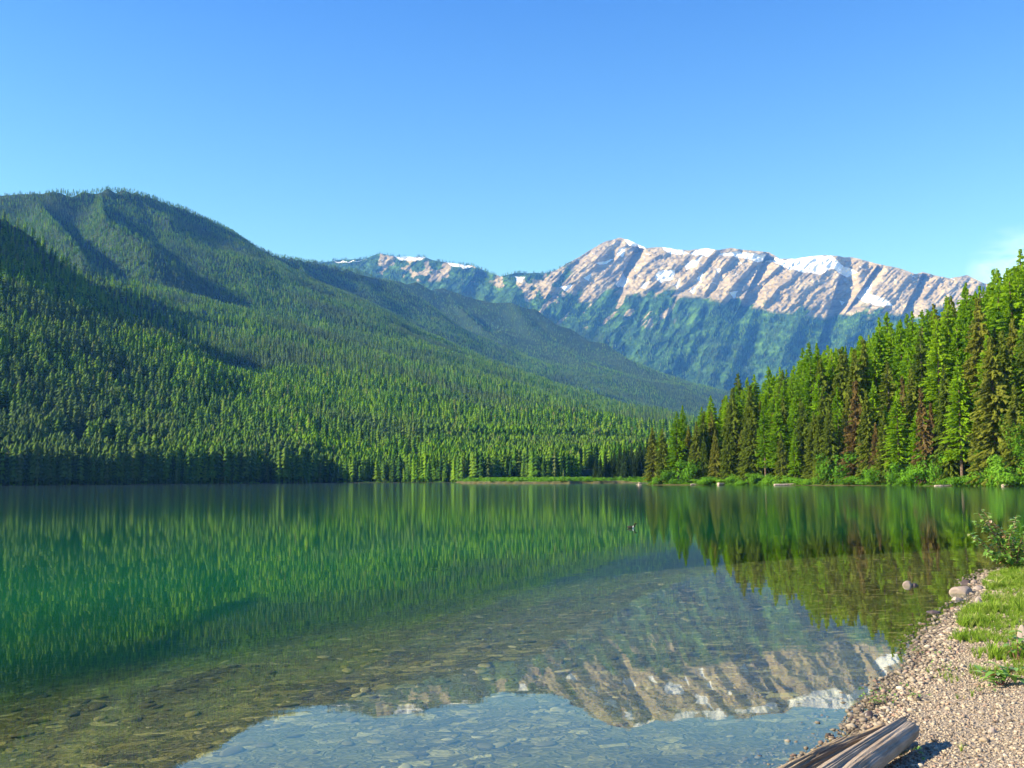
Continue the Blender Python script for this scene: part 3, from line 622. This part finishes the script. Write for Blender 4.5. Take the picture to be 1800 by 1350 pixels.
# undergrowth and shore grass of the right bank + delta grass: uncountable
bush = leafball(99, .5, .5, .45, 160, .075, .35, 6); bush2 = leafball(98, .6, .5, .35, 140, .08, .28, 5)
q = []
for i in range(3000):
    s = random.uniform(0, cum[-1]); d0 = random.uniform(.8, 9)
    xx = float(np.interp(s, cum, ex))+nx*d0; yy = float(np.interp(s, cum, ey))+ny*d0; q.append((xx, yy, 0, random.uniform(.5, 1.0) if d0 < 2 else random.uniform(.8, 2.0)))
for i in range(2600):
    px = random.uniform(800, 1140); yy = random.uniform(350, 520); xx, _ = pr(px, yy); q.append((xx, yy, 0, random.uniform(1.4, 2.8)))
for i in range(900):
    px = random.uniform(-60, 800); yy = random.uniform(490, 620); xx, _ = pr(px, yy); q.append((xx, yy, 0, random.uniform(.8, 2.2)))
q = np.array(q); z, d = ground(q[:, 0], q[:, 1]); kp = (d < -.4) & ~((q[:, 1] > 480) & (d < -14) & (z > 3)); q, z = q[kp], z[kp]
o = scatter('undergrowth', [bush, bush2], np.stack([q[:, 0], q[:, 1], z-.05], 1), np.stack([z*0, z*0, rng.uniform(0, 6, len(z))], 1), np.stack([q[:, 3]*1.3, q[:, 3]*1.3, q[:, 3]*.8], 1), m_leaf)
tag(o, 'bright low undergrowth along the far banks and on the delta', 'undergrowth', kind='stuff')

# ------------------------------------------------------------------ stones
m_stone, n = mat('pale_stone')
co = n.n('ShaderNodeTexCoord').outputs['Object']; oi = n.n('ShaderNodeObjectInfo').outputs['Random']
cc = n.mix(.5, n.ramp(oi, [(0, (.20, .15, .12)), (.3, (.30, .23, .18)), (.6, (.38, .31, .25)), (.85, (.25, .21, .19)), (1, (.42, .35, .28))]), n.ramp(n.noise(co, 4, 6), [(.3, (.16, .12, .10)), (.7, (.45, .36, .28))]))
out(n, prin(n, cc, .8, bump(n, n.noise(co, 9, 5), .4, .03)))
m_peb, n = mat('pebble')
co = n.n('ShaderNodeNewGeometry').outputs['Position']; oi = n.n('ShaderNodeObjectInfo').outputs['Random']
cc = n.ramp(oi, [(0, (.10, .075, .05)), (.2, (.24, .18, .12)), (.45, (.36, .285, .19)), (.7, (.46, .375, .255)), (.85, (.25, .215, .16)), (.93, (.36, .21, .14)), (1, (.60, .52, .37))])
wz = n.n('ShaderNodeSeparateXYZ', {0: co}).outputs[2]
cc = n.mix(1.0, cc, n.ramp(wz, [(0.0, .35), (0.035, 1.0)]), 'MULTIPLY')
out(n, prin(n, cc, .75, None, .3))
m_slab, n = mat('submerged_stone')
oi = n.n('ShaderNodeObjectInfo').outputs['Random']; co = n.n('ShaderNodeNewGeometry').outputs['Position']
cc = n.ramp(oi, [(0, (.025, .021, .008)), (.5, (.09, .076, .022)), (.8, (.19, .16, .055)), (1, (.42, .37, .22))])
cc = n.mix(.3, cc, n.ramp(n.noise(co, 9, 4), [(.3, (.03, .025, .01)), (.7, (.15, .125, .07))]))
out(n, prin(n, cc, .9))
m_darkst, n = mat('wet_dark_stone')
co = n.n('ShaderNodeTexCoord').outputs['Object']
out(n, prin(n, n.ramp(n.noise(co, 5, 4), [(.3, (.035, .025, .022)), (.7, (.13, .09, .075))]), .45, None, .5))
import bmesh
def rock(seed, sub=2, sx=1, sy=1, sz=.6, amp=.25, flat=0):
    bm = bmesh.new(); bmesh.ops.create_icosphere(bm, subdivisions=sub, radius=1); rs = np.random.default_rng(seed); D = rs.normal(size=(9, 3)); D /= np.linalg.norm(D, axis=1)[:, None]; C = rs.uniform(.58, .92, 9)
    V = np.array([v.co[:] for v in bm.verts]); Fc = [tuple(v.index for v in f.verts) for f in bm.faces]; bm.free()
    for dd_, c in zip(D, C):
        k = V @ dd_; V = V - np.outer(np.maximum(k-c, 0)*.85, dd_)
    V *= (1+amp*.4*rs.normal(size=(len(V), 1))*.25); V *= np.array([sx, sy, sz])
    return [tuple(v) for v in V], Fc
# individual rocks: photo position of the waterline, width and height in photo pixels
def put_rock(name, px, py, wpx, hpx, seed, mt, label, cat='rock', sub=3, z=None, flatk=.8):
    g = gp(px, py, z) if z is not None else None
    p = Vector((g[0], g[1], z)) if g else ghit(px, py)
    sc_ = p.y/FP; wd_ = wpx*sc_/2*.92; hg = hpx*sc_*.9
    o = mesh_obj(name, *rock(seed, 4, wd_*1.08, wd_*flatk, hg*1.25, .04), mt, smooth=True); o.location = (p.x, p.y, p.z-.1*hg); o.rotation_euler = (0, 0, seed*.7)
    o.rotation_euler = (0, 0, 0); tag(o, label, cat); return o
put_rock('rock', 1690, 1042, 42, 12.5, 3, m_stone, 'large smooth pale boulder standing in the shallows near the grassy bank', z=0)
put_rock('rock', 1697, 1027, 18, 8, 5, m_darkst, 'dark stone poking up right behind the large pale boulder', z=0)
put_rock('rock', 1682, 1054, 20, 6, 8, m_stone, 'small flat pale stone in front of the large pale boulder', z=0)
put_rock('rock', 1595, 1029, 17, 8, 12, m_stone, 'small pale stone alone in the water left of the large boulder', z=0)
put_rock('rock', 1609, 1029, 14, 4, 13, m_darkst, 'low dark wet stone touching the lone small pale stone', z=0)
put_rock('rock', 1640, 1076, 26, 4, 14, m_darkst, 'long low grey stone just breaking the surface near the bank', z=0)
put_rock('rock', 1712, 1026, 16, 8, 15, m_stone, 'round pinkish stone at the edge of the grass behind the boulder', z=0)
put_rock('rock', 1720, 1038, 22, 9, 16, m_stone, 'grey pink stone between the boulder and the grass')
put_rock('rock', 1720, 1062, 14, 12, 17, m_stone, 'upright pale stone in the grass below the boulder')
put_rock('rock', 1497, 1265, 12, 6, 18, m_darkst, 'small dark wet stone in the water left of the gravel', z=0)
put_rock('rock', 1507, 1268, 9, 5, 19, m_darkst, 'tiny dark stone next to the gravel edge above the log', z=0)
put_rock('rock', 1528, 1262, 20, 12, 20, m_darkst, 'brown wet stone on the gravel edge above the log')
put_rock('rock', 1798, 1135, 22, 34, 21, m_stone, 'pale pink rock in the grass at the right edge')
put_rock('rock', 1744, 1288, 15, 9, 22, m_stone, 'reddish stone lying in the pale gravel')
put_rock('rock', 1792, 1012, 16, 6, 23, m_stone, 'flat grey stone in the grass right of the bush')
# pebbles
peb = [rock(40+i, 1, 1, .8, .55, .3) for i in range(6)]
N = 60000; px_ = rng.uniform(1250, 2050, N)*1.0; py_ = 1400-(1400-985)*rng.random(N)**.8
x_ = rng.uniform(-.5, 13, N*9); y_ = rng.uniform(3.5, 20, N*9)
z_, d_ = ground(x_, y_); PXn, PYn = proj(x_, y_, z_)
kp = ((d_ < .12) | ((d_ < .4) & (rng.random(N*9) < .10))) & (d_ > -5) & (PXn < 1900) & (PYn < 1420) & (PXn > 1200)
x_, y_, z_, d_ = x_[kp], y_[kp], z_[kp], d_[kp]
szp = np.exp(rng.normal(-5.0, .5, len(x_)))*np.where(y_ > 11, 1.5, 1)*(1+.7*(d_ > -.35)); szp = np.minimum(szp, .045)
o = scatter('pebbles', peb, np.stack([x_, y_, z_+szp*.2], 1), rng.uniform(-.4, .4, (len(x_), 3))+np.stack([x_*0, x_*0, rng.uniform(0, 6, len(x_))], 1), np.stack([szp*1.15, szp, szp], 1), m_peb, True)
tag(o, 'pink and tan pebbles covering the near shore', 'pebbles', kind='stuff'); print('pebbles', len(x_))
# flat stones on the lake bed
sl_ = [rock(80+i, 2, 1, .62, .13, .7) for i in range(6)]
x_ = rng.uniform(-14, 12, 26000); y_ = rng.uniform(3, 26, 26000); z_, d_ = ground(x_, y_); kp = (d_ > .1) & (d_ < 11) & (rng.random(26000) < .6); x_, y_, z_, d_ = x_[kp], y_[kp], z_[kp], d_[kp]
szp = np.clip(np.exp(rng.normal(-3.25, .55, len(x_))), .015, .13)*np.clip(.35+.2*d_, .3, .95)
o = scatter('lake_bed_stones', sl_, np.stack([x_, y_, z_+szp*.06], 1), rng.uniform(-.08, .08, (len(x_), 3))+np.stack([x_*0, x_*0, rng.uniform(0, 6, len(x_))], 1), np.stack([szp]*3, 1), m_slab)
tag(o, 'flat stones lying on the bed of the clear shallows', 'stones', kind='stuff')

# ------------------------------------------------------------------ grass of the near bank
def tuft(seed, nb=16):
    rs = random.Random(seed); V, Fc = [], []
    for i in range(nb):
        a = rs.uniform(0, 6.28); bx, by = rs.uniform(-.05, .05), rs.uniform(-.05, .05); h = rs.uniform(.5, 1); ln = rs.uniform(.1, .7); wd_ = .022; dx, dy = math.cos(a), math.sin(a); b = len(V)
        for t in (0, .45, .8):
            q = ln*t*t*h; ww = wd_*(1-t*.7); V += [(bx+dx*q-dy*ww, by+dy*q+dx*ww, h*t*(1-.25*ln*t)), (bx+dx*q+dy*ww, by+dy*q-dx*ww, h*t*(1-.25*ln*t))]
        q = ln*h; V.append((bx+dx*q, by+dy*q, h*(1-.25*ln)))
        Fc += [(b, b+1, b+3, b+2), (b+2, b+3, b+5, b+4), (b+4, b+5, b+6)]
    return V, Fc
tf = [tuft(i) for i in range(5)]
x_ = rng.uniform(1, 16, 200000); y_ = rng.uniform(4, 30, 200000); z_, d_ = ground(x_, y_); PXn, PYn = proj(x_, y_, z_)
GP = [(1698, 1005), (1708, 1030), (1700, 1062), (1682, 1082), (1700, 1112), (1722, 1140), (1748, 1172), (1775, 1190), (1815, 1215), (2500, 1500), (2500, 900), (1740, 960)]
sdg = polydist(PXn, PYn, GP); pgp = np.clip(.26+sdg/60+1.5*fbm(x_, y_, .55, 4), 0, .75); pg = rng.random(200000) < pgp
sparse = (fbm(x_, y_, .55, 3) > .30) & (PXn > 1560) & (PYn < 1240) & (d_ < -.25)
sparse2 = (fbm(x_, y_, .4, 2) > .55) & (d_ < -.6)
kp = (d_ < -.06) & (pg | ((sparse | sparse2) & (rng.random(200000) < .10))) & (PXn < 1950)
x_, y_, z_, pgk = x_[kp], y_[kp], z_[kp], pg[kp]
hg = np.where(pgk, rng.uniform(.05, .11, len(x_))*(1+1.1*np.clip(fbm(x_, y_, .6, 3)*1.6, -.1, 1)), rng.uniform(.04, .09, len(x_)))
hg = hg*np.where(rng.random(len(hg)) < .05, 1.7, 1)
o = scatter('grass', tf, np.stack([x_, y_, z_-.005], 1), np.stack([x_*0, x_*0, rng.uniform(0, 6, len(x_))], 1), np.stack([hg*1.2, hg*1.2, hg], 1), m_grass)
tag(o, 'fresh green grass on the bank above the gravel', 'grass', kind='stuff'); print('grass', len(x_))

# ------------------------------------------------------------------ near bush and plants
m_nleaf, n = mat('bush_leaves')
co = n.n('ShaderNodeNewGeometry'); rn = co.outputs['Random Per Island']
cc = n.ramp(rn, [(0, (.13, .27, .04)), (.5, (.22, .42, .06)), (.85, (.34, .52, .12)), (.93, (.36, .22, .10)), (1, (.42, .25, .15))])
d_s = n.n('ShaderNodeBsdfPrincipled', {'Base Color': cc, 'Roughness': .35}).outputs[0]; t_s = n.n('ShaderNodeBsdfTranslucent', {'Color': cc}).outputs[0]
out(n, n.n('ShaderNodeMixShader', {0: .35, 1: d_s, 2: t_s}).outputs[0])
m_twig, n = mat('red_twig'); out(n, prin(n, (.23, .10, .07), .7))
def leaf(V, Fc, c, dirv, up, l, wd_):
    s = dirv.cross(up).normalized(); b = len(V); u = s.cross(dirv).normalized()
    for t, k in ((.0, .08), (.3, .9), (.65, .8)):
        m_ = c+dirv*l*t-u*l*.18*t*t
        V += [tuple(m_-s*wd_*k+u*wd_*.35*k), tuple(m_), tuple(m_+s*wd_*k+u*wd_*.35*k)]
    V.append(tuple(c+dirv*l-u*l*.25))
    for r_ in (0, 3): Fc += [(b+r_, b+r_+1, b+r_+4, b+r_+3), (b+r_+1, b+r_+2, b+r_+5, b+r_+4)]
    Fc += [(b+6, b+7, b+9), (b+7, b+8, b+9)]
def plant(name, base, stems, ll, lw, per, seed, label, cat, twr=.006):
    rs = random.Random(seed); e = empty(name, base); V, Fc, LV, LF = [], [], [], []
    for (ex_, ey_, ez_) in stems:
        tip = Vector((ex_, ey_, ez_)); mid = tip*.5+Vector((rs.uniform(-.1, .1), rs.uniform(-.1, .1), rs.uniform(0, .12)))*tip.length
        P_ = [Vector((0, 0, -.02))+Vector((rs.uniform(-.02, .02), 0, 0)), mid, tip]; tube([tuple(p) for p in P_], [twr, twr*.7, twr*.3], 5, V, Fc)
        for i in range(per):
            t = .3+.7*(i+1)/per; c = (P_[0]*(1-t)**2+2*mid*t*(1-t)+tip*t*t) if False else (mid.lerp(tip, (t-.5)*2) if t > .5 else P_[0].lerp(mid, t*2))
            dv = Vector((rs.gauss(0, 1), rs.gauss(0, 1), rs.uniform(-.3, .7))).normalized()
            if rs.random() < .5 and ll < .09:           # side twig with a few leaves
                c2 = c+dv*rs.uniform(.05, .16); tube([tuple(c), tuple(c2)], [twr*.4, twr*.2], 4, V, Fc)
                for _ in range(4):
                    d2 = (dv+Vector((rs.gauss(0, .8), rs.gauss(0, .8), rs.gauss(0, .5)))).normalized(); leaf(LV, LF, c2, d2, Vector((0, 0, 1)), ll*rs.uniform(.7, 1.2), lw*rs.uniform(.8, 1.2))
            leaf(LV, LF, c, dv, Vector((0.1, 0, 1)), ll*rs.uniform(.7, 1.2), lw*rs.uniform(.8, 1.2))
    mesh_obj('stems', V, Fc, m_twig, e, True); mesh_obj('leaves', LV, LF, m_nleaf, e, True); tag(e, label, cat); return e
bp = ghit(1784, 1006); k = bp.y/FP
rs = random.Random(5); stems = []
for (px, py) in [(1712, 940), (1722, 918), (1735, 905), (1745, 898), (1742, 925), (1728, 950), (1722, 968), (1735, 975), (1758, 915), (1768, 930), (1755, 945), (1778, 915), (1790, 908), (1800, 925), (1770, 960), (1790, 950), (1750, 975), (1765, 982), (1810, 940), (1825, 930), (1800, 970), (1790, 985), (1840, 950), (1822, 975)]:
    stems.append(((px-1784)*k, rs.uniform(-.35, .35), (1006-py)*k))
plant('bush', bp, stems, .11, .036, 32, 6, 'leafy reddish-stemmed bush on the grassy bank at the right edge of the water', 'bush', .009)
pb = ghit(1762, 1205); k = pb.y/FP
plant('broadleaf_plant', pb, [(-.16, 0, .10), (-.08, -.05, .13), (.02, -.12, .10), (.10, 0, .14), (0, .08, .15), (-.13, .1, .10), (.14, -.1, .08), (.18, .08, .13), (-.2, -.08, .05)], .115, .032, 5, 8, 'low plant with broad dark green leaves on the gravel below the grass', 'plant', .005)
pb = ghit(1790, 1165)
plant('broadleaf_plant', pb, [(0, 0, .28), (.06, 0, .22), (-.05, .05, .2), (.1, .1, .25)], .10, .03, 5, 9, 'upright light green leafy plant at the right edge of the grass', 'plant', .005)
for i, (px, py, lb) in enumerate([(1529, 1240, 'small green sprig at the waterline, left one above the log'), (1549, 1240, 'small green sprig at the waterline, right one above the log'), (1604, 1230, 'little tuft of green leaves on the wet gravel by the water'), (1612, 1152, 'tiny green plant at the tip of the gravel by the water'),
                             (1658, 1180, 'small green plant in the middle of the gravel'), (1722, 1222, 'small green seedling in the gravel under the broadleaf plant'), (1585, 1335, 'thin green stem growing in the shadow of the log')]):
    plant('seedling', ghit(px, py), [(-.02, 0, .06), (.02, .01, .08), (.0, -.02, .05), (.03, -.01, .05)], .028, .008, 4, 30+i, lb, 'seedling', .0015)

# ------------------------------------------------------------------ driftwood
m_log, n = mat('weathered_wood')
tc = n.n('ShaderNodeTexCoord').outputs['Object']
st = n.n('ShaderNodeMapping', {'Vector': tc, 'Scale': (2.2, 38, 38)}).outputs[0]
g1 = n.noise(st, 1.0, 5, .7, .35); g2 = n.noise(tc, 5, 4)
cc = n.mix(.5, n.ramp(g1, [(.30, (.13, .09, .055)), (.40, (.34, .25, .165)), (.60, (.52, .41, .29)), (.75, (.62, .52, .40))]), n.ramp(g2, [(.3, (.20, .14, .08)), (.7, (.5, .42, .32))]))
out(n, prin(n, cc, .85, bump(n, g1, .8, .02)))
m_rot, n = mat('rotten_wood')
tc = n.n('ShaderNodeTexCoord').outputs['Object']
st = n.n('ShaderNodeMapping', {'Vector': tc, 'Scale': (2.5, 20, 20)}).outputs[0]
cc = n.ramp(n.noise(st, 1.0, 6, .7, .8), [(.3, (.05, .035, .025)), (.42, (.22, .16, .10)), (.6, (.40, .30, .17)), (.75, (.52, .42, .32))])
out(n, prin(n, cc, .9, bump(n, n.noise(st, 1.5, 5), .9, .03)))
def log_piece(name, A_, B_, r0, r1, seed, mt, parent, groove=.12, na=120, nr_=96, squash=.85, taper_end=.06):
    ax = (B_-A_); Ln = ax.length; ax.normalize(); sd_ = ax.cross(Vector((0, 0, 1))).normalized(); up = sd_.cross(ax)
    t = np.linspace(0, 1, na)[:, None]; th = np.linspace(0, 2*np.pi, nr_, endpoint=False)[None, :]
    base = r0+(r1-r0)*t
    cx, cy = np.cos(th)+0*t, np.sin(th)+0*t
    g_ = 1+groove*ridged(cx*3.4+seed, cy*3.4+t*1.0, .8, 4)+groove*.5*fbm(cx*6+seed, cy*6+t*3, .8, 3)+.08*fbm(t*6+cx*.5, cy*.7+seed, 1, 2)
    endk = 1-(1-np.clip(np.minimum(t, 1-t)/taper_end, 0, 1))**3*.55
    rad = base*g_*endk
    sag = .02*np.sin(t*9+seed)
    sx_, sz_ = cx*rad, cy*rad*squash+sag*base*4
    jag = (np.abs(t-1) < .012)*.06*fbm(cx*5, cy*5, .7, 2)
    V = np.zeros((na, nr_, 3)); V[..., 0] = t*Ln+jag; V[..., 1] = sx_; V[..., 2] = sz_
    V = V.reshape(-1, 3); Fc = []
    for i in range(na-1):
        for j in range(nr_): Fc.append((i*nr_+j, i*nr_+(j+1) % nr_, (i+1)*nr_+(j+1) % nr_, (i+1)*nr_+j))
    V = np.concatenate([V, [[.03, 0, 0], [Ln-.03, 0, 0]]]); c0, c1 = len(V)-2, len(V)-1
    for j in range(nr_): Fc.append((c0, (j+1) % nr_, j)); Fc.append((c1, (na-1)*nr_+j, (na-1)*nr_+(j+1) % nr_))
    o = mesh_obj(name, V, Fc, mt, None, True)
    M = Matrix(((ax.x, -sd_.x, up.x, A_.x), (ax.y, -sd_.y, up.y, A_.y), (ax.z, -sd_.z, up.z, A_.z), (0, 0, 0, 1)))
    if parent:
        o.parent = parent; M = Matrix.Translation(-parent.location) @ M; o.matrix_local = M
    else: o.matrix_world = M
    return o
la = gp(1605, 1298, .10); lb_ = gp(1420, 1400, .06)
E_ = empty('driftwood_log', (lb_[0], lb_[1], 0))
pA = Vector((lb_[0]-.12*5, lb_[1]-.14*5, .07)); pB = Vector((la[0], la[1], .20))
A1 = Vector((*gp(1385, 1450, .10), .09)); B1 = Vector((*gp(1603, 1278, .16), .16))
log_piece('trunk', A1, B1, .085, .068, 3, m_log, E_, .13)
A2 = Vector((*gp(1275, 1430, .06), .07)); B2 = Vector((*gp(1560, 1282, .13), .13))
log_piece('split_slab', A2, B2, .095, .055, 9, m_rot, E_, .26, squash=.8)
A3 = Vector((*gp(1345, 1430, .14), .15)); B3 = Vector((*gp(1592, 1262, .22), .22))
log_piece('splinter', A3, B3, .045, .02, 15, m_log, E_, .25)
A4 = Vector((*gp(1290, 1410, .12), .12)); B4 = Vector((*gp(1490, 1300, .15), .15))
log_piece('bark_strip', A4, B4, .045, .03, 21, m_rot, E_, .4)
tag(E_, 'weathered split driftwood log lying half in the water on the gravel', 'log')
m_pale, n = mat('bleached_wood')
tc = n.n('ShaderNodeTexCoord').outputs['Object']
out(n, prin(n, n.ramp(n.noise(tc, 3, 4), [(.3, (.22, .17, .13)), (.7, (.5, .41, .32))]), .9))
def shore_log(px, off, lpx, rpx, ang, label, hz=.15):
    s = float(np.interp(px, [900+a/b*FP*cp for a, b in EDGE], cum)); xx = float(np.interp(s, cum, ex))+nx*off; yy = float(np.interp(s, cum, ey))+ny*off
    ln = lpx*yy/FP; r0 = rpx*yy/FP/2; c = Vector((xx, yy, max(gz(xx, yy), 0)+r0*.6)); dv = Vector((math.cos(ang), math.sin(ang), .03))
    e = log_piece('driftwood_log', c-dv*ln/2, c+dv*ln/2, r0, r0*.6, px*.01, m_pale, None, .1, 30, 12); tag(e, label, 'log', 'bleached logs along the right shore')
shore_log(1378, .3, 50, 5, -.05, 'long bleached log on the waterline of the right wood, left of the big round shrubs')
shore_log(1262, .5, 16, 7, .5, 'short thick bleached log on the shore near the point')
shore_log(1655, .3, 44, 4, -.15, 'thin pale log on the waterline below the big round shrubs')
shore_log(1758, .8, 26, 7, .3, 'pale pinkish log on the shore near the right edge')
shore_log(1215, .4, 14, 3, .1, 'small pale log on the shore, between point and short thick log')
# stump at the tip of the point
sx_, sy_ = pr(1121, 252); E2 = empty('tree_stump', (sx_, sy_, 0)); V, Fc = tube([(0, 0, -.3), (0, 0, .25), (.1, 0, .75)], [.5, .42, .35], 12)
mesh_obj('stump', V, Fc, m_pale, E2, True); V, Fc = [], []
for k in range(6):
    a = k*1.05; tube([(0, 0, .35), (.5*math.cos(a), .5*math.sin(a), .35+.25*math.sin(k*2.)), (.95*math.cos(a), .9*math.sin(a), .35+.5*math.sin(k*2.))], [.16, .10, .03], 6, V, Fc)
mesh_obj('roots', V, Fc, m_pale, E2, True); tag(E2, 'bleached upturned stump in the water at the tip of the point', 'stump')

# ------------------------------------------------------------------ waterbird
m_bird, n = mat('dark_plumage')
tc = n.n('ShaderNodeTexCoord').outputs['Object']; xz = n.n('ShaderNodeSeparateXYZ', {0: tc})
kk = n.math('MULTIPLY', n.math('GREATER_THAN', xz.outputs[0], .045), n.math('LESS_THAN', xz.outputs[0], .085))
out(n, prin(n, n.mix(kk, (.02, .017, .012), (.6, .58, .5)), .7))
bx_, by_ = gp(1110, 928.5)
V, Fc = tube([(-.17, 0, .07), (-.13, 0, .055), (-.07, 0, .045), (0, 0, .04), (.06, 0, .045), (.10, 0, .075), (.115, 0, .12), (.125, 0, .16), (.15, 0, .175), (.17, 0, .17), (.21, 0, .16)],
             [.008, .03, .055, .062, .055, .036, .026, .033, .034, .02, .005], 14)
o = mesh_obj('waterbird', V, Fc, m_bird, None, True); o.location = (bx_, by_, -.01); o.rotation_euler = (0, 0, R(-15)); tag(o, 'small dark waterbird with a pale breast floating alone on the lake', 'bird')

# ------------------------------------------------------------------ air
m_haze = bpy.data.materials.new('haze'); m_haze.use_nodes = True; n = NT(m_haze.node_tree)
pv = n.n('ShaderNodeVolumePrincipled', {'Color': (.10, .34, 1.0, 1), 'Absorption Color': (1, 1, 1, 1), 'Density': 0.68e-4, 'Anisotropy': 0.0})
n.n('ShaderNodeOutputMaterial', {'Volume': pv.outputs[0]})
bx = [(-11000, -400, -12), (11000, -400, -12), (11000, 12500, -12), (-11000, 12500, -12), (-11000, -400, 2600), (11000, -400, 2600), (11000, 12500, 2600), (-11000, 12500, 2600)]
o = mesh_obj('haze', bx, [(3, 2, 1, 0), (4, 5, 6, 7), (0, 1, 5, 4), (1, 2, 6, 5), (2, 3, 7, 6), (3, 0, 4, 7)], m_haze, kind='stuff')
o['label'] = 'thin blue haze in the air over the valley'; o['category'] = 'haze'
